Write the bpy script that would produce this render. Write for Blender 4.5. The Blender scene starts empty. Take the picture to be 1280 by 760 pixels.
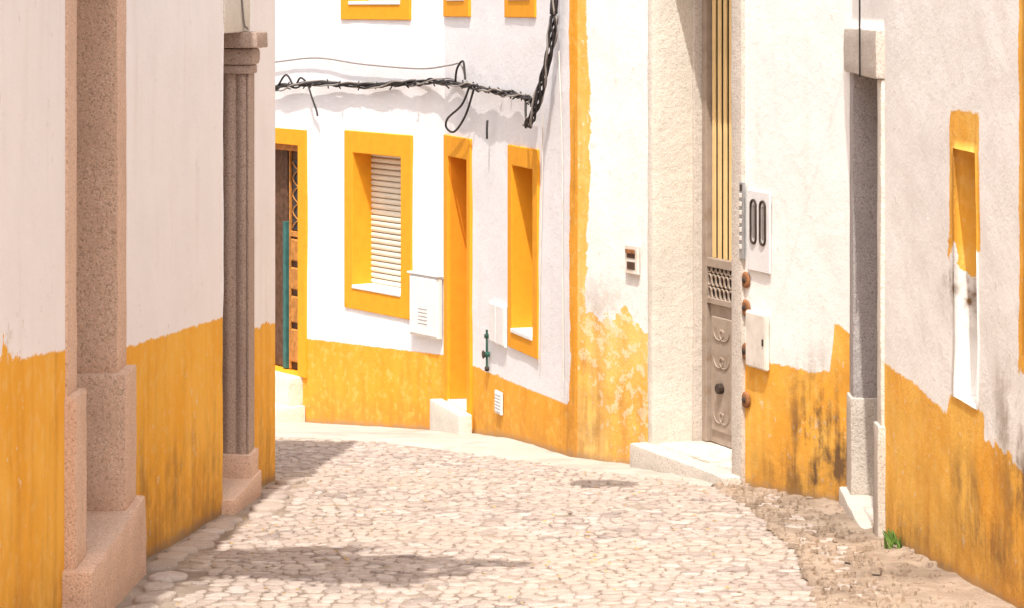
import bpy, bmesh, math, random
from mathutils import Vector, noise, Matrix
random.seed(7)
S=bpy.context.scene
S.view_settings.view_transform='Standard'; S.view_settings.look='None'; S.view_settings.exposure=0
COL=S.collection

# ---------------------------------------------------------------- terrain
SL=.0967
def gz(x,y):
    yy=max(-30,min(60,y))
    z=-SL*yy-.04*max(0,min(yy,40)-18)
    return z+noise.noise(Vector((x*.8,y*.8,3.1)))*.018
def lerp(pts,t):
    if t<=pts[0][0]: return pts[0][1]
    for (a,va),(b,vb) in zip(pts,pts[1:]):
        if t<=b: return va+(vb-va)*(t-a)/(b-a)
    return pts[-1][1]

# ---------------------------------------------------------------- node helpers
class G:
    def __init__(s,name):
        s.m=bpy.data.materials.new(name); s.m.use_nodes=True
        s.t=s.m.node_tree; s.b=s.t.nodes['Principled BSDF']
        s.pos=s.t.nodes.new('ShaderNodeNewGeometry').outputs['Position']
    def lk(s,a,i):
        if isinstance(a,(int,float)): i.default_value=a
        elif isinstance(a,tuple): i.default_value=a if len(a)==len(i.default_value) else (*a,1)
        else: s.t.links.new(a,i)
    def noise(s,sc,det=4,ro=.55,vec=None,dist=0):
        n=s.t.nodes.new('ShaderNodeTexNoise'); s.lk(vec if vec is not None else s.pos,n.inputs['Vector'])
        n.inputs['Scale'].default_value=sc; n.inputs['Detail'].default_value=det; n.inputs['Roughness'].default_value=ro; n.inputs['Distortion'].default_value=dist
        return n.outputs['Fac']
    def scale(s,v):
        n=s.t.nodes.new('ShaderNodeVectorMath'); n.operation='MULTIPLY'; s.lk(s.pos,n.inputs[0]); n.inputs[1].default_value=v; return n.outputs[0]
    def ma(s,op,a,b=0,c=None,cl=False):
        n=s.t.nodes.new('ShaderNodeMath'); n.operation=op; n.use_clamp=cl
        s.lk(a,n.inputs[0]); s.lk(b,n.inputs[1])
        if c is not None: s.lk(c,n.inputs[2])
        return n.outputs[0]
    def ss(s,v,a,b,lo=0,hi=1):
        n=s.t.nodes.new('ShaderNodeMapRange'); n.interpolation_type='SMOOTHSTEP'; s.lk(v,n.inputs['Value'])
        n.inputs['From Min'].default_value=a; n.inputs['From Max'].default_value=b
        n.inputs['To Min'].default_value=lo; n.inputs['To Max'].default_value=hi
        return n.outputs[0]
    def mix(s,f,a,b):
        n=s.t.nodes.new('ShaderNodeMix'); n.data_type='RGBA'; s.lk(f,n.inputs[0]); s.lk(a,n.inputs[6]); s.lk(b,n.inputs[7]); return n.outputs[2]
    def at(s,name):
        n=s.t.nodes.new('ShaderNodeAttribute'); n.attribute_name=name; return n.outputs['Fac']
    def bump(s,h,st=.4,d=.01):
        n=s.t.nodes.new('ShaderNodeBump'); s.lk(h,n.inputs['Height']); n.inputs['Strength'].default_value=st; n.inputs['Distance'].default_value=d
        s.t.links.new(n.outputs[0],s.b.inputs['Normal'])
    def fin(s,col,rough=.9,metal=0):
        s.lk(col,s.b.inputs['Base Color']); s.lk(rough,s.b.inputs['Roughness']); s.b.inputs['Metallic'].default_value=metal
        s.b.inputs['Specular IOR Level'].default_value=.2
        return s.m

def plaster(name,white,ya,yb,chip=0.0,rag=1.0):
    g=G(name)
    band,agl,wear,stain=g.at('band'),g.at('agl'),g.at('wear'),g.at('stain')
    n1=g.noise(1.7,3); n2=g.noise(13,5,.62); n3=g.noise(75,3,.6)
    st=g.noise(9,4,.55,vec=g.scale((1,1,.10)))
    e=g.ma('ADD',band,g.ma('MULTIPLY_ADD',n2,.05*rag,-.025*rag)); e=g.ma('ADD',e,g.ma('MULTIPLY_ADD',n3,.022,-.011))
    big=g.noise(5,4,.65)
    e=g.ma('ADD',e,g.ma('MULTIPLY',wear,g.ma('MULTIPLY_ADD',big,.9,-.5)))
    yel=g.ss(e,-.006,.006,1,0)
    chipv=g.ma('ADD',g.ma('MULTIPLY_ADD',n3,.35,-.175),g.ma('MULTIPLY_ADD',wear,.17,n2))
    chips=g.ss(chipv,.655-chip,.69-chip)
    yc=g.mix(g.ss(n1,.35,.65),ya,yb)
    yc=g.mix(g.ss(st,.42,.72,0,.38),yc,tuple(x*y for x,y in zip(ya,(.86,.74,.6))))
    yc=g.mix(g.ss(n2,.30,.50,.30,0),yc,(.92,.64,.24))
    yc=g.mix(g.ss(g.ma('MULTIPLY_ADD',big,.5,g.ma('MULTIPLY',st,.5)),.55,.68,0,.30),yc,(.50,.22,.04))
    yc=g.mix(g.ma('MULTIPLY',chips,.75),yc,(.84,.68,.44))
    wc=g.mix(g.ss(n1,.35,.7),white,tuple(c*.96 for c in white))
    wc=g.mix(g.ss(st,.52,.8,0,.26),wc,(.72,.64,.57))
    wc=g.mix(g.ma('MULTIPLY',chips,.5),wc,(.66,.59,.52))
    c=g.mix(yel,wc,yc)
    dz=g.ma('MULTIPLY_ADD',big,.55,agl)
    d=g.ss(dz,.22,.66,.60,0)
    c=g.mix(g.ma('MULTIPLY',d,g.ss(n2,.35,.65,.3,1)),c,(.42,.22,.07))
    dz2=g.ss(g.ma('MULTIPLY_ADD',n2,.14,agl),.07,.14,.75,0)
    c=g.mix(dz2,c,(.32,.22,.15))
    sm=g.ma('MULTIPLY',stain,g.ss(g.ma('MULTIPLY_ADD',big,.6,g.ma('MULTIPLY',st,.5)),.44,.68),cl=True)
    c=g.mix(sm,c,(.18,.10,.045))
    g.bump(g.ma('ADD',g.ma('MULTIPLY',n2,.9),g.ma('MULTIPLY',n3,.35)),.5,.012)
    return g.fin(c,.92)
def granite(name,base,dark,lt):
    g=G(name)
    a=g.noise(85,3,.7); b=g.noise(150,2,.6); l=g.noise(3,4)
    c=g.mix(g.ss(a,.36,.5),dark,base); c=g.mix(g.ss(b,.52,.66,0,.8),c,lt)
    c=g.mix(g.ss(l,.4,.7,0,.35),c,tuple(x*.72 for x in base))
    g.bump(g.ma('ADD',a,g.ma('MULTIPLY',g.noise(18,3),1.5)),.55,.008)
    return g.fin(c,.85)
def paint(name,col,var=.15,rough=.6,metal=0,sc=12,bs=.2,dirt=None):
    g=G(name); n=g.noise(sc,4,.6); n2=g.noise(60,2)
    dk=tuple(c*(1-var*1.6) for c in col); 
    c=g.mix(g.ss(n,.3,.7),col,dk)
    if dirt: c=g.mix(g.ss(n,.55,.72,0,.7),c,dirt)
    g.bump(g.ma('ADD',n,g.ma('MULTIPLY',n2,.4)),bs,.006)
    return g.fin(c,rough,metal)

M={}
M['wL']=plaster('limewash_left',(.93,.895,.895),(.88,.42,.04),(.92,.49,.07),chip=-.02,rag=.8)
M['wA']=plaster('limewash_far',(.81,.795,.81),(.79,.35,.03),(.82,.38,.045),chip=-.05,rag=.35)
M['wC']=plaster('limewash_corner',(.85,.825,.79),(.83,.43,.08),(.88,.56,.18),chip=.015)
M['wR']=plaster('limewash_right',(.93,.91,.87),(.86,.41,.05),(.89,.51,.10),chip=-.01,rag=.8)
M['plain']=paint('limewash_plain',(.80,.77,.73),.05,.9)
M['gr']=granite('pink_granite',(.73,.50,.37),(.48,.31,.22),(.86,.70,.58))
M['grl']=granite('pale_granite',(.60,.53,.46),(.40,.34,.28),(.76,.71,.65))
M['grlime']=granite('limewashed_granite',(.72,.665,.58),(.57,.50,.41),(.81,.77,.71))
M['grd']=granite('grey_granite',(.42,.38,.37),(.24,.22,.21),(.62,.58,.56))
M['grb']=granite('weathered_granite',(.46,.34,.28),(.28,.20,.16),(.62,.52,.44))
M['or']=paint('ochre_paint',(.82,.35,.022),.05,.8,dirt=(.76,.31,.02))
M['or2']=paint('deep_ochre_paint',(.84,.30,.02),.06,.8)
M['white']=paint('white_paint',(.78,.76,.75),.04,.6)
M['cream']=paint('cream_metal',(.76,.70,.62),.08,.5,dirt=(.64,.52,.40))
M['slat']=paint('shutter_slat',(.78,.72,.60),.05,.55,sc=5)
M['iron']=paint('dark_iron',(.07,.05,.04),.2,.5,.3)
M['greymetal']=paint('gate_paint',(.38,.30,.24),.12,.5,dirt=(.28,.19,.12))
M['glassy']=paint('straw_yellow_bars',(.84,.60,.28),.10,.5,sc=3)
M['wood']=paint('varnished_wood',(.55,.24,.06),.25,.45,sc=20)
M['wooddk']=paint('dark_wood',(.13,.07,.045),.3,.5,sc=20)
M['teal']=paint('teal_paint',(.05,.16,.15),.2,.45)
M['green']=paint('green_brass',(.06,.16,.12),.3,.4,.4)
M['rubber']=paint('black_cable',(.045,.04,.04),.2,.6)
M['greycable']=paint('grey_cable',(.30,.27,.25),.1,.6)
M['rust']=paint('rusty_iron',(.36,.16,.07),.3,.8)
M['alu']=paint('brushed_metal',(.45,.45,.45),.1,.4,.6)
M['dark']=paint('dark_glass',(.05,.05,.055),.1,.15)
def tiles():
    g=G('roof_tile'); w=g.noise(6,4)
    g.bump(g.noise(20,3),.5,.02); return g.fin(g.mix(g.ss(w,.3,.7),(.45,.2,.1),(.55,.32,.2)),.9)
M['tile']=tiles()
def stonemat():
    g=G('granite_setts'); r=g.at('rnd'); n=g.noise(30,5,.75); l=g.noise(.9,4); f=g.noise(140,2)
    c=g.mix(g.ss(r,0,.2),(.25,.205,.185),(.39,.315,.275)); c=g.mix(g.ss(r,.2,.8),c,(.46,.385,.335)); c=g.mix(g.ss(r,.8,1),c,(.53,.46,.42))
    c=g.mix(g.ss(n,.4,.68,0,.55),c,(.28,.21,.175)); c=g.mix(g.ss(f,.45,.7,0,.5),c,(.54,.47,.42))
    c=g.mix(g.ss(l,.42,.66,0,.5),c,(.46,.375,.30))
    g.bump(g.ma('ADD',g.noise(22,4,.7),g.ma('MULTIPLY',f,.3)),.7,.014)
    return g.fin(c,.88)
M['sett']=stonemat()
def earth(name,a,b,c3,sc=6,dk=.72):
    g=G(name); n=g.noise(sc,6,.7); f=g.noise(90,3,.7); l=g.noise(1.6,5,.6)
    c=g.mix(g.ss(n,.35,.65),a,b); c=g.mix(g.ss(f,.5,.7,0,.6),c,c3); c=g.mix(g.ss(l,.45,.62,0,.7),c,tuple(x*dk for x in a))
    g.bump(g.ma('ADD',g.ma('MULTIPLY',n,1.5),f),.7,.02); return g.fin(c,.95)
M['sand']=earth('sandy_joint',(.33,.255,.20),(.42,.34,.275),(.50,.42,.36))
M['gut']=earth('worn_concrete',(.34,.25,.18),(.45,.345,.26),(.53,.43,.345),dk=.6)
M['pale']=earth('pale_concrete',(.50,.445,.38),(.58,.525,.46),(.63,.585,.53),3,.8)
def leafm():
    g=G('leaf_green'); return g.fin(g.mix(g.ss(g.noise(30,2),.3,.7),(.06,.12,.02),(.14,.22,.04)),.6)
M['leaf']=leafm()
M['dry']=paint('dry_leaf',(.58,.38,.12),.3,.8,sc=60)

# ---------------------------------------------------------------- object helpers
def empty(name):
    o=bpy.data.objects.new(name,None); COL.objects.link(o); return o
def mk(name,verts,faces,mat,parent=None,smooth=False,attrs=None):
    me=bpy.data.meshes.new(name); me.from_pydata([tuple(v) for v in verts],[],faces)
    me.materials.append(M[mat])
    if attrs:
        for k,v in attrs.items():
            a=me.attributes.new(k,'FLOAT','POINT'); a.data.foreach_set('value',v)
    if smooth: me.polygons.foreach_set('use_smooth',[True]*len(me.polygons))
    me.update()
    o=bpy.data.objects.new(name,me); COL.objects.link(o)
    if parent: o.parent=parent
    return o
class Wall:
    def __init__(s,a,b):
        s.a=Vector((*a,0)); s.b=Vector((*b,0)); s.L=(s.b-s.a).length
        s.d=(s.b-s.a)/s.L; s.n=Vector((s.d.y,-s.d.x,0))
    def p(s,u,z,n=0): return s.a+s.d*u+s.n*n+Vector((0,0,z))
    def build(s,name,parent,mat,zt,band,openings=(),wear=(),stain=(),step=.06,amp=.011,zb=None,fade=.12,wear0=0.):
        if zb is None: zb=min(gz(s.a.x,s.a.y),gz(s.b.x,s.b.y))-.25
        def lines(lo,hi,extra):
            e=sorted(set([lo,hi]+[round(x,5) for x in extra if lo<x<hi])); out=[]
            for a,b in zip(e,e[1:]):
                k=max(1,round((b-a)/step)); out+= [a+(b-a)*i/k for i in range(k)]
            return out+[hi]
        us=lines(0,s.L,[x for o in openings for x in o[:2]])
        zs=lines(zb,zt,[x for o in openings for x in o[2:4]])
        V=[];F=[];band_=[];agl=[];we=[];sn=[];idx={}
        def add(key,u,z,n):
            if key in idx: return idx[key]
            P=s.p(u,z,0)
            f=min(1,u/fade,(s.L-u)/fade) if fade else 1
            nn=n+ (noise.noise(P*1.1)*amp+noise.noise(P*5)*amp*.4)*max(0,f)
            if n<-.01: nn=n
            V.append(s.p(u,z,nn)); idx[key]=len(V)-1
            band_.append(band(u,z,n)); agl.append(z-gz(P.x,P.y))
            we.append(wear0+sum(w*math.exp(-((u-a)/ra)**2-((z-b)/rb)**2) for a,b,ra,rb,w in wear))
            sn.append(sum(w*math.exp(-((u-a)/ra)**2-((z-b)/rb)**2) for a,b,ra,rb,w in stain))
            return idx[key]
        for i in range(len(us)-1):
            for j in range(len(zs)-1):
                uc=(us[i]+us[i+1])/2; zc=(zs[j]+zs[j+1])/2
                if any(o[0]<uc<o[1] and o[2]<zc<o[3] for o in openings): continue
                q=[add((a,b),us[a],zs[b],0) for a,b in ((i,j),(i+1,j),(i+1,j+1),(i,j+1))]
                F.append(q)
        for o in openings:
            u0,u1,z0,z1,dp=o[:5]; E=1e-4
            ui=[k for k,u in enumerate(us) if u0-E<=u<=u1+E]; zi=[k for k,z in enumerate(zs) if z0-E<=z<=z1+E]
            ns=[-dp*k/4 for k in range(5)]
            def fv(a,b,k): 
                return add((a,b) if k==0 else (a,b,k,o),us[a],zs[b],ns[k])
            for k in range(4):
                for a,b in zip(zi,zi[1:]):
                    c=ui[0]; F.append([fv(c,a,k),fv(c,b,k),fv(c,b,k+1),fv(c,a,k+1)])
                    c=ui[-1]; F.append([fv(c,b,k),fv(c,a,k),fv(c,a,k+1),fv(c,b,k+1)])
                for a,b in zip(ui,ui[1:]):
                    c=zi[0]; F.append([fv(b,c,k),fv(a,c,k),fv(a,c,k+1),fv(b,c,k+1)])
                    c=zi[-1]; F.append([fv(a,c,k),fv(b,c,k),fv(b,c,k+1),fv(a,c,k+1)])
        return mk(name,V,F,mat,parent,True,dict(band=band_,agl=agl,wear=we,stain=sn))
def boxv(w,u0,u1,z0,z1,n0,n1): return [w.p(u,z,n) for n in (n0,n1) for z in (z0,z1) for u in (u0,u1)]
BF=[[0,2,3,1],[4,5,7,6],[0,1,5,4],[2,6,7,3],[0,4,6,2],[1,3,7,5]]
def bev(o,wd,seg=2):
    m=o.modifiers.new('bevel','BEVEL'); m.width=wd; m.segments=seg; m.limit_method='ANGLE'; m.harden_normals=False
    return o
def box(name,w,u0,u1,z0,z1,n0,n1,mat,parent,b=.006):
    o=mk(name,boxv(w,u0,u1,z0,z1,n0,n1),BF,mat,parent); 
    if b: bev(o,b)
    return o
def stone(name,w,u0,u1,z0,z1,n0,n1,mat,parent,r=.012,amp=.004):
    """stone block with rounded, slightly uneven edges"""
    bm=bmesh.new(); vs=[bm.verts.new((a,b,c)) for c in (n0,n1) for b in (z0,z1) for a in (u0,u1)]
    for f in BF: bm.faces.new([vs[i] for i in f])
    bmesh.ops.bevel(bm,geom=bm.edges[:],offset=r,segments=2,affect='EDGES',profile=.6)
    for _ in range(4):
        L=[e for e in bm.edges if e.calc_length()>.11]
        if not L: break
        bmesh.ops.subdivide_edges(bm,edges=L,cuts=1,use_grid_fill=True)
    for v in bm.verts:
        P=w.p(v.co.x,v.co.y,v.co.z); P+=Vector((noise.noise(P*9),noise.noise(P*9+Vector((7,1,2))),noise.noise(P*9+Vector((1,9,4)))))*amp
        v.co=P
    me=bpy.data.meshes.new(name); bmesh.ops.recalc_face_normals(bm,faces=bm.faces[:]); bm.to_mesh(me); bm.free(); me.materials.append(M[mat])
    me.polygons.foreach_set('use_smooth',[True]*len(me.polygons))
    try: me.set_sharp_from_angle(angle=math.radians(50))
    except Exception: pass
    o=bpy.data.objects.new(name,me); COL.objects.link(o); o.parent=parent; return o
def multi(name,boxes,mat,parent,b=.004):
    V=[];F=[]
    for bx in boxes:
        k=len(V); V+=boxv(*bx); F+=[[i+k for i in f] for f in BF]
    o=mk(name,V,F,mat,parent)
    if b: bev(o,b,1)
    return o
def frame(name,w,ou,inn,n0,dp,mat,parent,b=.006):
    """one-piece surround with lining going back dp; ou/inn=(u0,u1,z0,z1)"""
    def c(r): return [(r[0],r[2]),(r[1],r[2]),(r[1],r[3]),(r[0],r[3])]
    V=[];
    for (u,z) in c(ou): V.append(w.p(u,z,-.01))
    for (u,z) in c(ou): V.append(w.p(u,z,n0))
    for (u,z) in c(inn): V.append(w.p(u,z,n0))
    for (u,z) in c(inn): V.append(w.p(u,z,-dp))
    F=[]
    for k in range(3):
        for i in range(4):
            j=(i+1)%4; F.append([k*4+i,k*4+j,k*4+4+j,k*4+4+i])
    return bev(mk(name,V,F,mat,parent),b)
def cyl(name,p0,p1,r,mat,parent,seg=12,r1=None):
    p0=Vector(p0);p1=Vector(p1);ax=(p1-p0).normalized(); t=ax.orthogonal().normalized(); b=ax.cross(t)
    r1=r if r1 is None else r1
    V=[p0+(t*math.cos(a)+b*math.sin(a))*r for a in [2*math.pi*i/seg for i in range(seg)]]+[p1+(t*math.cos(a)+b*math.sin(a))*r1 for a in [2*math.pi*i/seg for i in range(seg)]]
    F=[[i,(i+1)%seg,seg+(i+1)%seg,seg+i] for i in range(seg)]+[list(range(seg))[::-1],list(range(seg,2*seg))]
    o=mk(name,V,F,mat,parent); return bev(o,r*.12,1)
def curve(name,strands,r,mat,parent,cyc=False):
    c=bpy.data.curves.new(name,'CURVE'); c.dimensions='3D'; c.bevel_depth=r; c.bevel_resolution=2
    for pts in strands:
        s=c.splines.new('POLY'); s.points.add(len(pts)-1)
        for q,p in zip(s.points,pts): q.co=(*p,1)
        s.use_cyclic_u=cyc
    c.materials.append(M[mat]); o=bpy.data.objects.new(name,c); COL.objects.link(o); o.parent=parent; return o
def smoothpath(P,k=8):
    P=[Vector(p) for p in P]; Q=[P[0]*2-P[1]]+P+[P[-1]*2-P[-2]]; out=[]
    for i in range(1,len(Q)-2):
        a,b,c,d=Q[i-1:i+3]
        for j in range(k):
            t=j/k; out.append(.5*((2*b)+(-a+c)*t+(2*a-5*b+4*c-d)*t*t+(-a+3*b-3*c+d)*t**3))
    out.append(P[-1]); return out
def body(name,parent,pts,zt,eave=.08):
    n=len(pts); c=Vector((sum(p[0] for p in pts)/n,sum(p[1] for p in pts)/n,0))
    V=[];
    for x,y in pts:
        v=Vector((x,y,0)); o=(v-c).normalized()*eave
        V.append((x+o.x,y+o.y,zt)); 
    for x,y in pts:
        v=Vector((x,y,0)); o=(v-c).normalized()*eave
        V.append((x+o.x,y+o.y,zt+.12))
    V.append((c.x,c.y,zt+1.3))
    F=[list(range(n))]+[[i,(i+1)%n,n+(i+1)%n,n+i] for i in range(n)]+[[n+i,n+(i+1)%n,2*n] for i in range(n)]
    mk(name,V,F,'tile',parent)
def rear(name,parent,pts,zt):
    V=[];F=[]
    for x,y in pts: V+=[(x,y,gz(x,y)-.6),(x,y,zt)]
    for i in range(len(pts)-1): F.append([2*i,2*i+2,2*i+3,2*i+1])
    mk(name,V,F,'plain',parent)
def door_leaf(name,w,u0,u1,z0,z1,n,mat,parent):
    bx=[(w,u0,u1,z0,z1,n-.05,n)]; W=u1-u0;H=z1-z0
    for i in range(2):
        for j in range(3):
            a=u0+W*(.1+.45*i); bx.append((w,a,a+W*.35,z0+H*(.06+.32*j),z0+H*(.32+.32*j)-.02,n-.02,n+.015))
    multi(name,bx,mat,parent,.008)
def shutter(name,w,u0,u1,z0,z1,n,parent,mat='slat'):
    V=[];F=[];z=z0;h=.05
    while z<z1-.01:
        zt=min(z+h,z1); b=len(V)
        prof=[(z,n-.010),(z+.006,n+.002),(z+.020,n+.010),(z+.036,n+.009),(zt-.005,n-.010)]
        for zz,nn in prof: V+=[w.p(u0,zz,nn),w.p(u1,zz,nn)]
        F+=[[b+2*i,b+2*i+1,b+2*i+3,b+2*i+2] for i in range(len(prof)-1)]
        z+=h
    mk(name,V,F,mat,parent)
    box(name+'_backing',w,u0,u1,z0,z1,n-.06,n-.016,'wood',parent,0)

# ================================================================ LEFT HOUSE
LH=empty('whitewashed_house')
La=Wall((-1.80,3.0),(-1.74,9.35)); Lg=Wall((-1.74,9.35),(-1.756,10.75)); Lb=Wall((-1.756,10.75),(-1.48,15.0)); Lz=Wall((-1.86,-4),(-1.80,3.0)); Le=Wall((-1.48,15.0),(-6.5,15.9))
bLa=lambda u,z,n: z-(.283-.098*(u-5.2))
La.build('front_wall',LH,'wL',3.4,bLa,wear=[(5.35,.42,.22,.12,.62),(5.5,.28,.5,.05,.12)],stain=[(5.6,-.9,.5,.5,.35)])
Lz.build('front_wall_near',LH,'wL',3.4,lambda u,z,n:z-(1.18-.098*u),step=.3)
Lg.build('door_bay_wall',LH,'wL',3.4,lambda u,z,n:z+5,openings=[(0,Lg.L,-.70,1.78,.32)],amp=0)
bLb=lambda u,z,n: z-lerp([(0,-.03),(2.65,-.218),(3.3,-.385),(4.23,-.47)],u)
Lb.build('front_wall_far',LH,'wL',3.4,bLb,openings=[(2.50,3.30,-1.22,1.36,.28)],wear=[(.6,-.12,.8,.05,.08),(3.8,-.43,.4,.06,.2),(.6,-.8,.5,.3,.3),(1.6,-.6,.5,.3,.25)],stain=[(.3,-1.0,.5,.5,.7),(1.3,-.9,.5,.2,.5),(2.2,-1.1,.5,.3,.5),(3.8,-1.2,.5,.3,.4)])
Le.build('end_wall',LH,'wL',3.4,lambda u,z,n:z+.5,step=.15)
rear('rear_wall',LH,[(-6.5,15.9),(-7,-4),(-1.86,-4)],3.4)
body('roof',LH,[(-1.86,-4),(-1.80,3),(-1.74,9.35),(-1.756,10.75),(-1.48,15.0),(-6.5,15.9),(-7,-4)],3.4,.03)
stone('door_jamb_far',Lg,1.14,1.40,-.10,1.78,-.31,.03,'gr',LH,.01,.003)
stone('door_jamb_far_plinth',Lg,1.08,1.405,-.69,-.095,-.33,.075,'gr',LH,.012)
stone('door_jamb_near',Lg,-.005,.2,-.02,1.78,-.31,.012,'gr',LH,.01,.003)
stone('door_jamb_near_plinth',Lg,-.02,.24,-.69,-.015,-.33,.045,'gr',LH,.014)
stone('door_lintel',Lg,0,1.4,1.78,2.05,-.31,.035,'gr',LH,.012)
stone('door_step',Lg,-.06,1.43,-1.35,-.685,-.4,.115,'gr',LH,.018,.006)
door_leaf('wooden_door',Lg,.2,1.14,-.68,1.78,-.25,'wooddk',LH)
def fluted(name,w,u,z0,z1,n0,n1,mat,parent):
    prof=[]; N=36; dep=.018
    for i in range(N+1):
        t=i/N; n=n1+(n0-n1)*t
        g=abs(math.sin(t*math.pi*3.5)); prof.append((u-.02+dep*(1-g)*1.0 if .04<t<.96 else u-.02,n))
    prof=[(u+.17,n1)]+prof
    V=[];F=[]
    for a,n in prof: V+=[w.p(a,z0,n),w.p(a,z1,n)]
    F=[[2*i,2*i+1,2*i+3,2*i+2] for i in range(len(prof)-1)]
    mk(name,V,F,mat,parent)
fluted('pilaster_shaft',Lb,3.13,-1.08,1.16,-.24,.035,'grb',LH)
stone('pilaster_capital_neck',Lb,3.09,3.32,1.12,1.17,-.26,.05,'grb',LH,.008)
stone('pilaster_capital_bowl',Lb,3.07,3.34,1.17,1.27,-.27,.068,'grb',LH,.03)
stone('pilaster_capital_top',Lb,3.03,3.38,1.27,1.362,-.28,.10,'grb',LH,.01)
stone('pilaster_base',Lb,3.08,3.33,-1.40,-1.075,-.26,.055,'gr',LH,.012)
stone('door_step_far',Lb,2.47,3.36,-1.75,-1.21,-.3,.07,'gr',LH,.015,.005)
stone('door_lintel_far',Lb,2.5,3.3,1.362,1.58,-.28,.012,'grlime',LH)
door_leaf('wooden_door_far',Lb,2.5,3.13,-1.2,1.36,-.22,'wooddk',LH)
curve('bell_wire',[smoothpath([Lb.p(3.0,3.2,.02),Lb.p(2.95,1.9,.015),Lb.p(3.02,1.45,.02),Lb.p(3.1,1.38,.03)])],.006,'greycable',LH)

# ================================================================ FAR HOUSE (A,B)
FH=empty('yellow_trimmed_house')
A=Wall((-2.743,22.707),(-.549,19.6)); B=Wall((-.549,19.6),(.451,16.5))
Ax=Wall((-5.6,26.4),(-2.743,22.707))
HT=4.7
bA=lambda u,z,n: max(z-lerp([(1.6,-1.45),(3.8,-1.335)],u),1.50-u)
A.build('wall_a',FH,'wA',HT,bA,openings=[(.50,1.46,-1.80,.28,.2),(2.38,3.17,-.93,.26,.21),(2.32,3.16,1.52,2.9,.21)],amp=.010,wear=[(2.6,-1.42,1,.05,.06)])
Ax.build('wall_c',FH,'wA',HT,lambda u,z,n:z+1.6,step=.3)
bB=lambda u,z,n: min(z-lerp([(0,-1.335),(3.26,-1.255)],u),3.10-u)
B.build('wall_b',FH,'wA',HT,bB,openings=[(.13,.68,-1.70,.31,.22),(1.82,2.33,-.93,.34,.26),(.12,.62,1.55,2.9,.21),(1.75,2.28,1.55,2.9,.21)],amp=.010,wear=[(3.1,.2,.12,1.4,.10),(3.2,-1.1,.15,.4,.3),(1.2,-1.3,.5,.05,.1)],stain=[(3.1,-1.4,.2,.4,.3),(3.2,.3,.1,.8,.3)])
def window(w,ou,inn,dp,name='window'):
    frame(name+'_surround',w,ou,inn,.018,dp,'or',FH)
    box(name+'_sill',w,inn[0]-.0,inn[1]+.0,inn[2]-.002,inn[2]+.03,-dp+.005,.028,'white',FH,.006)
    shutter(name+'_shutter',w,inn[0],inn[1],inn[2]+.03,inn[3],-dp+.02,FH)
window(A,(2.25,3.32,-1.10,.44),(2.39,3.16,-.92,.25),.2,'shuttered_window')
window(A,(2.19,3.30,1.40,3.04),(2.33,3.15,1.53,2.88),.2,'upper_window_a')
window(B,(1.73,2.43,-1.03,.48),(1.83,2.32,-.91,.33),.25,'narrow_window')
window(B,(.0+.01,.72,1.43,3.04),(.13,.61,1.56,2.88),.2,'upper_window_b')
window(B,(1.65,2.37,1.43,3.04),(1.76,2.27,1.56,2.88),.2,'upper_window_c')
frame('doorway_surround',B,(.02,.76,-1.84,.47),(.14,.67,-1.68,.30),.018,.22,'or',FH)
box('doorway_lining',B,.141,.155,-1.67,.295,-.215,-.004,'or2',FH,.003)
door_leaf('doorway_door',B,.14,.67,-1.68,.30,-.18,'wood',FH)
stone('doorway_step',B,.0,.84,-2.1,-1.685,.021,.13,'grlime',FH)
stone('doorway_step_tread',B,.13,.68,-1.95,-1.672,-.2,.02,'grlime',FH)
frame('front_door_surround',A,(.40,1.59,-1.80,.41),(.51,1.45,-1.80+.002,.27),.018,.18,'or',FH)
multi('front_door_frame',[(A,.515,.56,-1.79,.26,-.17,-.06),(A,1.37,1.445,-1.79,.26,-.17,-.10),(A,.56,1.37,.20,.26,-.17,-.10)],'wood',FH)
multi('front_door_teal_edge',[(A,1.00,1.05,-1.79,-.45,-.165,-.085)],'teal',FH)
multi('front_door_leaf',[(A,1.05,1.37,-1.79,.2,-.17,-.135),(A,.56,1.00,-1.79,.2,-.17,-.135)],'wooddk',FH)
pan=[]
for k,(a,b) in enumerate([(-1.72,-1.42),(-1.36,-1.12),(-1.06,-.86),(-.80,-.60)]): pan.append((A,1.10,1.34,a,b,-.135,-.105))
multi('front_door_panels',pan,'wood',FH,.012)
multi('front_door_glass',[(A,1.11,1.33,-.52,.12,-.14,-.13)],'dark',FH)
multi('front_door_stiles',[(A,1.34,1.37,-1.79,.2,-.135,-.11),(A,1.07,1.09,-1.79,.2,-.135,-.11),(A,1.09,1.34,-.58,-.53,-.135,-.112)],'wood',FH)
curve('front_door_grille',[[A.p(1.13+.2*(.5-.5*math.cos(t*.5)),-.5+.6*t/25,-.118) for t in range(26)],[A.p(1.33-.2*(.5-.5*math.cos(t*.5)),-.5+.6*t/25,-.118) for t in range(26)]],.006,'wood',FH)
stone('front_step_upper',A,.42,1.50,-2.05,-1.80,-.17,.14,'grlime',FH)
stone('front_step_lower',A,.42,1.56,-2.6,-2.05,.0,.30,'grlime',FH)
rear('rear_wall',FH,[(-5.6,26.4),(3,30),(6,20),(2.5,16.9)],HT)
body('roof',FH,[(-5.6,26.4),(-2.743,22.707),(-.549,19.6),(.451,16.5),(2.5,16.9),(6,20),(3,30)],HT,.1)

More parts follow.
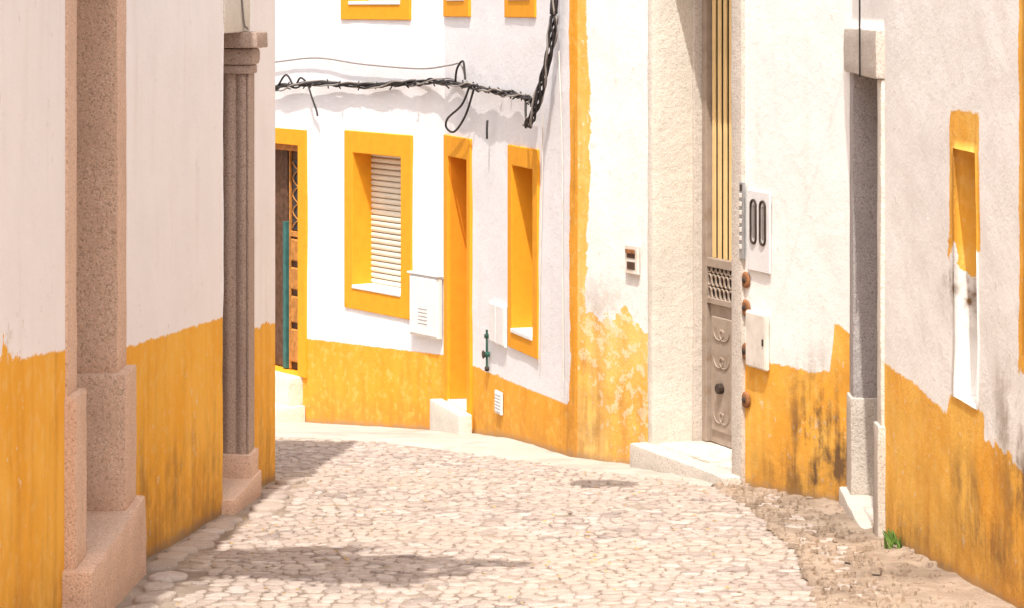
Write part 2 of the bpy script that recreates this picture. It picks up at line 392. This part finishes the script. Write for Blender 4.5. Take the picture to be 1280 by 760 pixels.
# ================================================================ CORNER HOUSE
CH=empty('corner_house')
C=Wall((.451,16.5),(.921,15.79)); D=Wall((.921,15.79),(1.417,14.66)); R=Wall((1.417,14.66),(1.903,13.43))
bC=lambda u,z,n: min(z-lerp([(.12,-.56),(.83,-.61)],u),u-(.125+.02*math.sin(z*3)))
C.build('corner_wall',CH,'wC',4.3,bC,wear=[(.4,-.8,.5,.35,.85),(.35,-.5,.25,.15,.6),(.1,.3,.1,1.3,.2),(.7,-1.3,.3,.3,.6),(.5,.9,.3,.6,.2)],stain=[(.15,-1.3,.2,.4,.6),(.2,-.5,.2,.2,.3),(.6,-1.2,.2,.2,.5)],step=.05)
D.build('gate_bay_wall',CH,'wC',4.3,lambda u,z,n:z+9,openings=[(0,D.L,-1.36,2.2,.45)],amp=0)
bR=lambda u,z,n: z-lerp([(0,-.64),(1.07,-.59),(1.12,-.29),(1.32,-.33)],u)
R.build('side_wall',CH,'wR',4.3,bR,wear=[(.5,-.65,.5,.06,.15),(1.1,-.45,.12,.2,.25),(.9,-1.0,.5,.3,.3)],stain=[(.92,-.95,.30,.33,1.5),(.55,-1.25,.5,.15,.6),(1.25,-1.1,.15,.3,.8)],step=.05)
rear('rear_wall',CH,[(.451,16.5),(2.6,17),(6,17),(6.5,13.2),(1.903,13.43)],4.3)
body('roof',CH,[(.451,16.5),(.921,15.79),(1.417,14.66),(1.903,13.43),(6.5,13.2),(6,17)],4.3,.03)
stone('gate_jamb_left',D,-.025,.05,-1.38,2.2,-.28,.022,'grlime',CH,.014,.006)
stone('gate_jamb_left_inner',D,.0,.075,-1.38,2.2,-.42,-.275,'grl',CH,.01,.004)
stone('gate_jamb_right',D,1.12,1.25,-1.4,2.2,-.40,.028,'grl',CH,.012,.004)
stone('gate_lintel',D,-.05,1.26,2.2,2.5,-.4,.03,'grl',CH)
stone('gate_step',D,-.06,1.24,-1.8,-1.36,-.42,.14,'grl',CH,.02,.006)
N=-.36
multi('gate_frame',[(D,.075,.135,-1.355,2.19,N-.04,N+.03),(D,1.06,1.12,-1.355,2.19,N-.04,N+.03),(D,.135,1.06,-.20,-.14,N-.035,N+.025),(D,.135,1.06,-.44,-.40,N-.035,N+.025)],'greymetal',CH)
multi('gate_backing',[(D,.135,1.06,-.14,2.19,N-.04,N-.02)],'iron',CH)
bars=[];u=.175
while u<1.05: bars.append((D,u-.022,u+.022,-.14,2.19,N-.015,N-.005)); u+=.076
multi('gate_bars',bars,'glassy',CH,.002)
lat=[]
for i in range(16):
    u=.15+i*.057
    for j in range(3):
        z=-.37+j*.085
        lat.append([D.p(u+.027*math.cos(a),z+.037*math.sin(a),N+.01) for a in [k*math.pi/6 for k in range(12)]])
curve('gate_lattice',lat,.007,'greymetal',CH,True)
multi('gate_lattice_back',[(D,.135,1.06,-.40,-.20,N-.03,N-.015)],'iron',CH)
multi('gate_lower_panel',[(D,.135,1.06,-1.355,-.44,N-.03,N),(D,.18,.54,-1.27,-.52,N,N+.014),(D,.64,1.0,-1.27,-.52,N,N+.014),(D,.565,.615,-1.355,-.44,N,N+.022)],'greymetal',CH,.006)
sc=[]
for cu in (.32,.82):
    for cz in (-.62,-.80,-1.16):
        for s2 in (1,-1):
            sc.append([D.p(cu+s2*(.02+.09*t/16*math.cos(t*.42)),cz+.07*t/16*math.sin(t*.42),N+.016) for t in range(17)])
curve('gate_scrolls',sc,.006,'greymetal',CH)
cyl('gate_knob',D.p(.32,-.98,N+.01),D.p(.32,-.98,N+.05),.035,'iron',CH)

# ================================================================ RIGHT NEAR HOUSE
RH=empty('weathered_house')
Rg=Wall((1.903,13.43),(1.86,12.0)); Rn=Wall((1.86,12.0),(2.45,4.0)); Rz=Wall((2.45,4.0),(2.7,-4))
Rg.build('door_bay_wall',RH,'wR',4.2,lambda u,z,n:z+9,openings=[(0,Rg.L,-1.19,1.39,.3)],amp=0)
def rect(u,z,u0,u1,z0,z1): return max(u0-u,u-u1,z0-z,z-z1)
def bRn(u,z,n):
    a=z-lerp([(0,-.27),(2.44,-.35),(8,-.1)],u)
    if n<-.001: return min(a, .36-z) if u<2 else .05-z-.3
    return min(a,rect(u,z,1.30,1.80,.46,1.05),rect(u,z,2.37,3.5,.05,1.8),rect(u,z,1.30,1.84,-.5,-.22))
Rn.build('front_wall',RH,'wR',4.2,bRn,openings=[(1.37,1.74,-.22,.88,.13),(2.45,3.4,.15,1.65,.2)],
   wear=[(1.37,.32,.25,.18,.6),(.9,-.35,.8,.08,.15),(2.2,-.1,.3,.3,.35),(.6,-.8,.6,.3,.3)],
   stain=[(2.2,-.18,.24,.22,.55),(2.5,-.5,.3,.25,.9),(1.55,-.55,.3,.12,.7),(1.4,.22,.18,.12,1.5),(.5,-1.0,.8,.12,.5),(1.9,-.75,.6,.12,.7),(2.7,-.3,.3,.3,.5)],step=.045,amp=.012)
Rz.build('front_wall_near',RH,'wR',4.2,lambda u,z,n:z-.05,step=.4)
box('blocked_niche_back',Rn,1.30,1.8,-.3,.95,-.2,-.125,'white',RH,0)
shutter('near_window_shutter',Rn,2.45,3.4,.15,1.65,-.15,RH)
stone('door_lintel',Rg,-.03,1.45,1.145,1.39,-.3,.045,'grl',RH,.012)
stone('door_jamb_far',Rg,-.02,.16,-.66,1.142,-.28,.012,'grd',RH,.008,.003)
stone('door_jamb_far_plinth',Rg,-.04,.19,-1.2,-.655,-.29,.028,'grl',RH,.01)
stone('door_jamb_near',Rg,1.30,1.44,-.60,1.142,-.28,.018,'grlime',RH,.01)
stone('door_jamb_near_plinth',Rg,1.28,1.46,-1.2,-.59,-.28,.035,'grl',RH,.012)
stone('door_step',Rg,-.07,1.44,-1.6,-1.19,-.3,.07,'grl',RH,.016,.006)
door_leaf('wooden_door',Rg,.16,1.3,-1.19,1.142,-.22,'wooddk',RH)
rear('rear_wall',RH,[(1.903,13.43),(6.5,13.1),(7,-4),(2.7,-4)],4.2)
body('roof',RH,[(1.903,13.43),(1.86,12.0),(2.45,4.0),(2.7,-4),(7,-4),(6.5,13.1)],4.2,.03)
curve('door_cable',[smoothpath([Rg.p(.9,3.6,.06),Rg.p(.92,2.2,.055),Rg.p(.9,1.6,.06),Rg.p(.86,1.14,.055)])],.005,'rubber',RH)

# ================================================================ FITTINGS
mb=empty('electricity_meter_box')
multi('case',[(A,3.35,3.79,-1.21,-.70,.008,.055)],'white',mb,.01)
multi('lid',[(A,3.37,3.77,-1.19,-.72,.055,.064),(A,3.335,3.80,-.70,-.685,.008,.07)],'white',mb,.006)
multi('vents',[(A,3.50,3.64,-.98-.03*i,-.975-.03*i,.0641,.067) for i in range(5)],'greycable',mb,.002)
lb=empty('mailbox')
multi('surround',[(C,.585,.735,-.27,-.07,.008,.03)],'cream',lb,.008)
multi('slot',[(C,.615,.705,-.235,-.185,.03,.034),(C,.615,.705,-.16,-.115,.03,.034)],'wooddk',lb,.002)
multi('flap',[(C,.61,.71,-.13,-.10,.034,.045)],'rust',lb,.003)
ic=empty('intercom_panel')
multi('plate',[(R,-.005,.047,-.03,.44,.012,.032)],'alu',ic,.004)
multi('buttons',[(R,.008,.036,.36-.052*i-.016,.36-.052*i+.012,.032,.039) for i in range(7)],'cream',ic,.003)
multi('speaker',[(R,.008,.036,.385,.425,.032,.034)],'iron',ic,.002)
vp=empty('ventilation_panel')
multi('plate',[(R,.075,.37,-.09,.40,.006,.018)],'white',vp,.006)
def oval(u,z,ru,rz,n,k=28):
    return [R.p(u+ru*math.cos(2*math.pi*i/k),z+(rz-ru)*(1 if math.sin(2*math.pi*i/k)>0 else -1)+ru*math.sin(2*math.pi*i/k),n) for i in range(k)]
curve('slot_rims',[oval(.165,.21,.034,.13,.022),oval(.285,.21,.034,.13,.022)],.008,'iron',vp,True)
for nm,uu in (('slot_a',.165),('slot_b',.285)):
    mk(nm,oval(uu,.21,.018,.10,.0205),[list(range(28))],'greycable',vp)
ub=empty('utility_box')
multi('case',[(R,.09,.355,-.67,-.33,.006,.035)],'cream',ub,.008)
multi('door',[(R,.10,.345,-.66,-.34,.035,.041)],'cream',ub,.004)
multi('latch',[(R,.32,.335,-.52,-.48,.041,.048)],'iron',ub,.002)
gb=empty('iron_wall_bosses')
for i,z in enumerate((-.155,-.325,-.59,-.885)):
    cyl('boss_%d'%(i+1),R.p(.045,z,.004),R.p(.045,z,.022),.055,'rust',gb,16,.045)
    cyl('stud_%d'%(i+1),R.p(.045,z,.022),R.p(.045,z,.034),.022,'iron',gb,12,.012)
gc=empty('gas_meter_cabinet')
multi('case',[(B,1.31,1.70,-1.05,-.73,.006,.03)],'white',gc,.006)
multi('doors',[(B,1.325,1.495,-1.035,-.745,.03,.038),(B,1.51,1.685,-1.035,-.745,.03,.038)],'white',gc,.004)
multi('hinges',[(B,1.50,1.506,-1.03,-.75,.03,.034)],'greycable',gc,.001)
vt=empty('wall_vent')
multi('grille',[(B,1.43,1.59,-1.57,-1.40,.006,.024)]+[(B,1.445,1.575,-1.55+.025*i,-1.54+.025*i,.024,.03) for i in range(6)],'white',vt,.003)
tp=empty('water_valve')
cyl('pipe',B.p(1.22,-1.29,.02),B.p(1.22,-.97,.02),.009,'green',tp)
cyl('body',B.p(1.22,-1.16,.0),B.p(1.22,-1.16,.042),.022,'green',tp)
cyl('upper_joint',B.p(1.22,-1.02,.004),B.p(1.22,-1.02,.038),.017,'green',tp)
cyl('handwheel',B.p(1.22,-1.16,.044),B.p(1.22,-1.16,.052),.034,'iron',tp)
cyl('lower_joint',B.p(1.22,-1.27,.004),B.p(1.22,-1.27,.034),.018,'iron',tp)

# ---- cables
cb=empty('overhead_cables')
main=smoothpath([A.p(-.2,.80,.05),A.p(.7,.74,.06),A.p(1.35,.80,.06),A.p(2.0,.84,.06),A.p(2.7,.84,.05),A.p(3.4,.88,.06),B.p(.1,.90,.06),B.p(.9,.89,.06),B.p(1.5,.87,.06),B.p(2.1,.86,.06),B.p(2.5,.83,.07)],14)
vert=smoothpath([B.p(2.45,.66,.10),B.p(2.62,.72,.12),B.p(2.78,.95,.10),B.p(2.92,1.25,.08),B.p(2.97,1.6,.07),B.p(2.95,2.4,.06),B.p(2.98,3.4,.05)],14)
def bundle(path,n,rad,seed,wob=.5):
    out=[]
    for k in range(n):
        ph=k*2*math.pi/n; L=[]
        for i,p in enumerate(path):
            a=ph+i*wob; j=noise.noise(Vector((i*.21,k*3.3,seed)))*.024
            t=(path[min(i+1,len(path)-1)]-path[max(i-1,0)]).normalized(); up=Vector((0,0,1)); 
            s2=t.cross(up); s2=s2.normalized() if s2.length>.1 else Vector((1,0,0)); up=s2.cross(t)
            L.append(p+s2*math.cos(a)*rad+up*(math.sin(a)*rad+j))
        out.append(L)
    return out
curve('main_bundle',bundle(main,4,.013,1.,.35),.0085,'rubber',cb)
curve('main_bundle_grey',bundle(main,2,.024,5.,.2),.007,'greycable',cb)
curve('riser_bundle',bundle(vert,5,.022,2.,.25),.0085,'rubber',cb)
curve('riser_bundle_grey',bundle(vert,2,.028,9.,.15),.008,'greycable',cb)
curve('thin_line',[smoothpath([A.p(-.2,.98,.03),A.p(.9,1.0,.04),A.p(1.8,1.06,.04),A.p(2.6,1.02,.05),A.p(3.5,1.0,.05),B.p(.3,1.04,.05),B.p(.6,1.06,.05),B.p(.72,.98,.05),B.p(.8,.92,.05)])],.007,'greycable',cb)
curve('loose_ends',[smoothpath(p) for p in (
  [A.p(1.7,.83,.06),A.p(1.8,.72,.08),A.p(1.85,.60,.06),A.p(1.87,.55,.06)],
  [A.p(1.5,.82,.06),A.p(1.62,.88,.08),A.p(1.75,.80,.06)],
  [A.p(1.15,.78,.06),A.p(1.35,.90,.08),A.p(1.45,.80,.06)],
  [B.p(.9,.89,.06),B.p(.75,.74,.08),B.p(.40,.62,.09),B.p(.32,.54,.08),B.p(.55,.52,.08),B.p(.85,.66,.08),B.p(1.0,.86,.06)],
  [B.p(.5,.9,.06),B.p(.62,1.02,.08),B.p(.72,1.08,.06),B.p(.78,.94,.06)],
  [B.p(1.3,.64,.04),B.p(1.32,.58,.05),B.p(1.32,.50,.05)],
  [B.p(2.3,.86,.06),B.p(2.42,.74,.1),B.p(2.52,.68,.12),B.p(2.62,.76,.1)],
  [B.p(2.35,.85,.06),B.p(2.6,.80,.1),B.p(2.75,.92,.1)])],.009,'rubber',cb)
random.seed(21)
cl=[]
for p in main[3::5]:
    q=p+Vector((random.gauss(0,.02),-.01,0)); a=random.uniform(.018,.034); b=random.uniform(.018,.045)
    cl.append([q+Vector((random.gauss(0,.012),0,a)),q+Vector((0,-.02,.01)),q+Vector((0,-.02,-.02)),q+Vector((random.gauss(0,.015),0,-b))])
curve('tie_clips',cl,.006,'rubber',cb)
curve('drop_wires',[smoothpath(p) for p in (
  [B.p(2.6,.74,.03),B.p(2.55,.2,.02),B.p(2.5,-.5,.02),B.p(2.48,-1.05,.02)],
  [B.p(2.95,1.2,.03),B.p(2.99,.5,.02),B.p(3.0,-.3,.02),B.p(3.02,-1.1,.02)],)],.004,'cream',cb)

# ---- hanging lamp added above the frame for its small shadow on the street
sl=empty('shadow_caster_lamp')
LP=Vector((.26,12.25,3.30))
def lathe(name,c,prof,mat,parent,seg=24):
    V=[];F=[]
    for r,z in prof: V+=[c+Vector((r*math.cos(2*math.pi*i/seg),r*math.sin(2*math.pi*i/seg),z)) for i in range(seg)]
    for k in range(len(prof)-1):
        F+=[[k*seg+i,k*seg+(i+1)%seg,(k+1)*seg+(i+1)%seg,(k+1)*seg+i] for i in range(seg)]
    return mk(name,V,F,mat,parent,True)
lathe('shade',LP,[(.0,.16),(.05,.16),(.07,.08),(.21,.0),(.215,-.01),(.20,-.005),(.06,.06),(.0,.07)],'iron',sl)
lathe('bulb',LP,[(0,.06),(.04,.05),(.05,0),(.03,-.06),(0,-.07)],'white',sl,12)
curve('span_wire',[smoothpath([(-1.66,12.2,3.75),(-.6,12.23,3.6),(.26,12.25,3.46),(1.1,12.2,3.6),(1.87,12.1,3.8)])],.004,'rubber',sl)

# ---- unseen vine added on the left wall top to cast the dappled street shadow
vi=empty('shadow_caster_vine'); random.seed(3)
tw=[]; leaves=[]
for k in range(12):
    y0=8.15+.085*k; L=random.uniform(.7,1.15) if k not in(3,4,5,6) else random.uniform(1.3,1.6); pts=[Vector((-1.86,y0,3.62))]
    for s_ in range(1,8):
        t=s_/7; pts.append(Vector((-1.86+L*t,y0+.12*math.sin(t*3+k)+random.uniform(-.04,.04),3.62+.08*math.sin(t*2)-.22*t*t)))
    P=smoothpath(pts,3); tw.append(P)
    for p in P:
        for _ in range(14): leaves.append(p+Vector((random.gauss(0,.05),random.gauss(0,.05),random.gauss(0,.05))))
curve('stems',tw,.008,'wooddk',vi)
V=[];F=[]
for p in leaves:
    a=Vector((random.uniform(-1,1),random.uniform(-1,1),random.uniform(-.4,.4))).normalized()*random.uniform(.03,.055); b=a.cross(Vector((random.uniform(-.4,.4),random.uniform(-.4,.4),1))).normalized()*a.length*.6
    k=len(V); V+=[p-a,p-b*.9,p+a*1.2,p+b*.9]; F.append([k,k+1,k+2,k+3])
mk('leaves',V,F,'leaf',vi)

# ================================================================ GROUND
def axis(lo,hi,st,far):
    a=[];x=lo
    while x<hi: a.append(x); x+=st
    a.append(hi); s=st; l=lo;h=hi; L=[];H=[]
    while h<far: s*=1.6; h+=s; l-=s; H.append(h); L.append(l)
    return L[::-1]+a+H
xs=axis(-7,7,.2,350); ys=axis(-5,27,.2,350)
V=[(x,y,gz(x,y)-.004) for y in ys for x in xs]; nx=len(xs)
F=[[j*nx+i,j*nx+i+1,(j+1)*nx+i+1,(j+1)*nx+i] for j in range(len(ys)-1) for i in range(nx-1)]
mk('ground',V,F,'sand',None,True)
XR=[(4,1.2),(9.57,1.276),(11.25,1.39),(12.86,1.37),(14.5,1.29),(15.2,.9),(15.85,.42),(17,-.3),(17.7,-.9),(18.1,-1.4),(19.2,-2.6),(21,-5)]
def xl(y):
    if y<9.2: return -1.80+.0094*(y-3)
    if y<10.85: return -1.63
    if y<13.1: return -1.756+.065*(y-10.75)
    if y<14.1: return -1.49
    if y<15: return -1.756+.065*(y-10.75)
    return -6
def stones(name,cells,mat):
    V=[];F=[];R_=[]
    for (cx,cy,hx,hy,h,rot) in cells:
        k=len(V); r=random.random(); tx=random.gauss(0,.03); ty=random.gauss(0,.035); dz=random.gauss(0,.002)
        ph=[random.uniform(.82,1.14) for _ in range(8)]
        out=[]
        for i in range(8):
            a=2*math.pi*(i+.5)/8; cs,sn=math.cos(a),math.sin(a); m=max(abs(cs),abs(sn)); q=(1/m)**.9*ph[i]
            x=cs*q*hx; y=sn*q*hy; out.append((x*math.cos(rot)-y*math.sin(rot),x*math.sin(rot)+y*math.cos(rot)))
        for sc_,zz in ((1.0,-.02),(.98,h*.4),(.90,h*.92),(.5,h)):
            for x,y in out:
                X=cx+x*sc_;Y=cy+y*sc_; V.append((X,Y,gz(X,Y)-.004+zz+dz+(x*tx+y*ty)*sc_))
        V.append((cx,cy,gz(cx,cy)-.004+h*1.02+dz))
        for ring in range(3):
            for i in range(8):
                j=(i+1)%8; F.append([k+ring*8+i,k+ring*8+j,k+ring*8+8+j,k+ring*8+8+i])
        for i in range(8): F.append([k+24+i,k+24+(i+1)%8,k+32])
        R_+=[r]*33
    return mk(name,V,F,mat,None,True,dict(rnd=R_))
random.seed(11)
cells=[]; y=5.5; row=0
while y<20.8:
    pit=random.uniform(.062,.098); x=-6-random.random()*.1
    while x<1.7:
        w=random.choice((random.uniform(.05,.085),random.uniform(.07,.12)))
        cx=x+w/2; cyy=y+pit/2+.035*math.sin(cx*1.7)+.012*math.sin(cx*7+row)+random.gauss(0,.008)
        l=xl(cyy)+.24 if cyy<15 else (-6 if cyy>15.8 else -1.45-(cyy-15)*5.6)
        lim=lerp(XR,cyy)+.05*math.sin(cyy*5)+random.gauss(0,.03)
        if l<cx and (cx<lim or (cyy<14.3 and cx<lim+.2 and random.random()<.7)) and random.random()>.012:
            ex=.008 if cx>lim else 0
            cells.append((cx,cyy,w/2*.96,pit/2*.96,random.uniform(.003,.010)+ex,random.gauss(0,.12)))
        x+=w
    y+=pit; row+=1
stones('cobblestone_street',cells,'sett')
cells=[]; y=5.5
while y<15.0:
    L=random.uniform(.16,.34); wd=random.uniform(.15,.19); c=y+L/2; cells.append((xl(c)+.03+wd/2,c,wd/2*.93,L/2*.93,random.uniform(.014,.026),random.gauss(0,.05))); y+=L
stones('kerb',cells,'sett')
def ribbon(name,pairs,mat,m,off,amp,dip=0):
    E=[];W=[]
    for (a,b) in pairs: E.append(Vector((*a,0))); W.append(Vector((*b,0)))
    E=smoothpath(E,12); W=smoothpath(W,12); V=[];F=[]
    for i,(e,w) in enumerate(zip(E,W)):
        for j in range(m+1):
            t=j/m; p=e.lerp(w,t); k=min(1,t/.12)
            z=gz(p.x,p.y)+(off+noise.noise(Vector((p.x*6,p.y*6,0)))*amp+noise.noise(Vector((p.x*17,p.y*17,5)))*amp*.5)*k-dip*math.exp(-((t-.35)/.2)**2)-.02*(1-k)
            V.append((p.x,p.y,z))
    F=[[i*(m+1)+j,i*(m+1)+j+1,(i+1)*(m+1)+j+1,(i+1)*(m+1)+j] for i in range(len(E)-1) for j in range(m)]
    return mk(name,V,F,mat,None,True)
ribbon('gutter',[((1.12,4),(2.7,4)),((1.16,7),(2.5,7)),((1.20,9.57),(2.2,9.57)),((1.31,11.25),(2.1,11.25)),((1.30,12.4),(2.1,12.4)),((1.27,13.4),(2.1,13.3)),((1.21,14.5),(1.62,14.6)),((1.15,14.8),(1.5,14.9))],'gut',34,.016,.022,0.014)
ribbon('pavement',[((1.18,14.6),(1.55,14.85)),((.83,15.1),(1.2,15.95)),((.36,15.75),(.75,16.6)),((-.35,16.9),(.2,17.9)),((-.95,17.6),(-.25,19.4)),((-1.45,18.0),(-.7,20.3)),((-2.65,19.1),(-2.4,22.8)),((-5,20.9),(-5,26))],'pale',24,.012,.008)
random.seed(5); V=[];F=[]
def peb(x,y,r):
    k=len(V); z=gz(x,y)+.014
    for a in range(6): V.append((x+r*math.cos(a*1.047)*random.uniform(.7,1.1),y+r*math.sin(a*1.047)*random.uniform(.7,1.1),z-.008))
    for a in range(6): V.append((x+.6*r*math.cos(a*1.047)*random.uniform(.7,1.1),y+.6*r*math.sin(a*1.047),z+r*.4))
    for a in range(6): b=(a+1)%6; F.append([k+a,k+b,k+6+b,k+6+a])
    F.append([k+6+a for a in range(6)])
for _ in range(1100):
    y=random.uniform(7.5,14.6); t=random.random()**1.6; x=lerp(XR,y)-.03+t*(.62 if y>9 else .8)
    if y>13.3 and x>1.9-(y-13.43)*.4: continue
    peb(x,y,random.choice((.006,.009,.012,.018,.03,.04)))
mk('gravel',V,F,'gut')
V=[];F=[]
for _ in range(260):
    y=random.uniform(8,16.5); x=random.uniform(-1.5,1.2); r=random.uniform(.006,.018); a=random.random()*6.28; k=len(V); z=gz(x,y)+.012
    if x>lerp(XR,y): continue
    V+=[(x+r*math.cos(a),y+r*math.sin(a),z),(x-r*.5*math.sin(a),y+r*.5*math.cos(a),z+.006),(x-r*math.cos(a),y-r*math.sin(a),z),(x+r*.5*math.sin(a),y-r*.5*math.cos(a),z+.003)]; F.append([k,k+1,k+2,k+3])
mk('fallen_leaves',V,F,'dry')
V=[];F=[]
for _ in range(60):
    x=1.875+random.gauss(-.02,.025); y=11.62+random.gauss(0,.05); z=gz(x,y)+.01; a=random.random()*6.28; l=random.uniform(.03,.09); ln=random.uniform(.2,.8); w=random.uniform(.004,.008)
    dx,dy=math.cos(a),math.sin(a); 
    if dx>0: dx*=-.6
    k=len(V); V+=[(x-dy*w,y+dx*w,z),(x+dy*w,y-dx*w,z),(x+dx*l*ln*.5+dy*w,y+dy*l*ln*.5,z+l*.7),(x+dx*l*ln,y+dy*l*ln,z+l)]; F+=[[k,k+1,k+2,k+3]]
mk('grass_tuft',V,F,'leaf')

# ================================================================ LIGHT + CAMERA
el=math.radians(62); h=Vector((-.12,-.99,0)).normalized()
v=Vector((h.x*math.cos(el),h.y*math.cos(el),math.sin(el)))
sd=bpy.data.lights.new('sun','SUN'); sd.energy=4.9; sd.angle=math.radians(.5); sd.color=(1,.955,.88)
so=bpy.data.objects.new('sun',sd); so.rotation_euler=v.to_track_quat('Z','Y').to_euler(); so.location=(0,-5,20); COL.objects.link(so)
w=bpy.data.worlds.new('World'); S.world=w; w.use_nodes=True; nt=w.node_tree
sk=nt.nodes.new('ShaderNodeTexSky'); sk.sky_type='NISHITA'; sk.sun_disc=False; sk.sun_elevation=el; sk.sun_rotation=math.radians(187.5)
sk.dust_density=5; sk.ozone_density=.5
hs=nt.nodes.new('ShaderNodeHueSaturation'); hs.inputs['Saturation'].default_value=.4; hs.inputs['Value'].default_value=1.65
tm=nt.nodes.new('ShaderNodeMix'); tm.data_type='RGBA'; tm.blend_type='MULTIPLY'; tm.inputs[0].default_value=1; tm.inputs[7].default_value=(1.0,.98,.975,1)
nt.links.new(sk.outputs[0],hs.inputs['Color']); nt.links.new(hs.outputs[0],tm.inputs[6])
nt.links.new(tm.outputs[2],nt.nodes['Background'].inputs[0]); nt.nodes['Background'].inputs[1].default_value=.15
cd=bpy.data.cameras.new('camera'); co=bpy.data.objects.new('camera',cd); COL.objects.link(co); S.camera=co
co.location=(0,0,1.5); co.rotation_euler=(math.radians(90),0,0)
cd.sensor_width=36; cd.lens=84.375; cd.shift_y=-.289; cd.clip_end=1500; cd.clip_start=.05
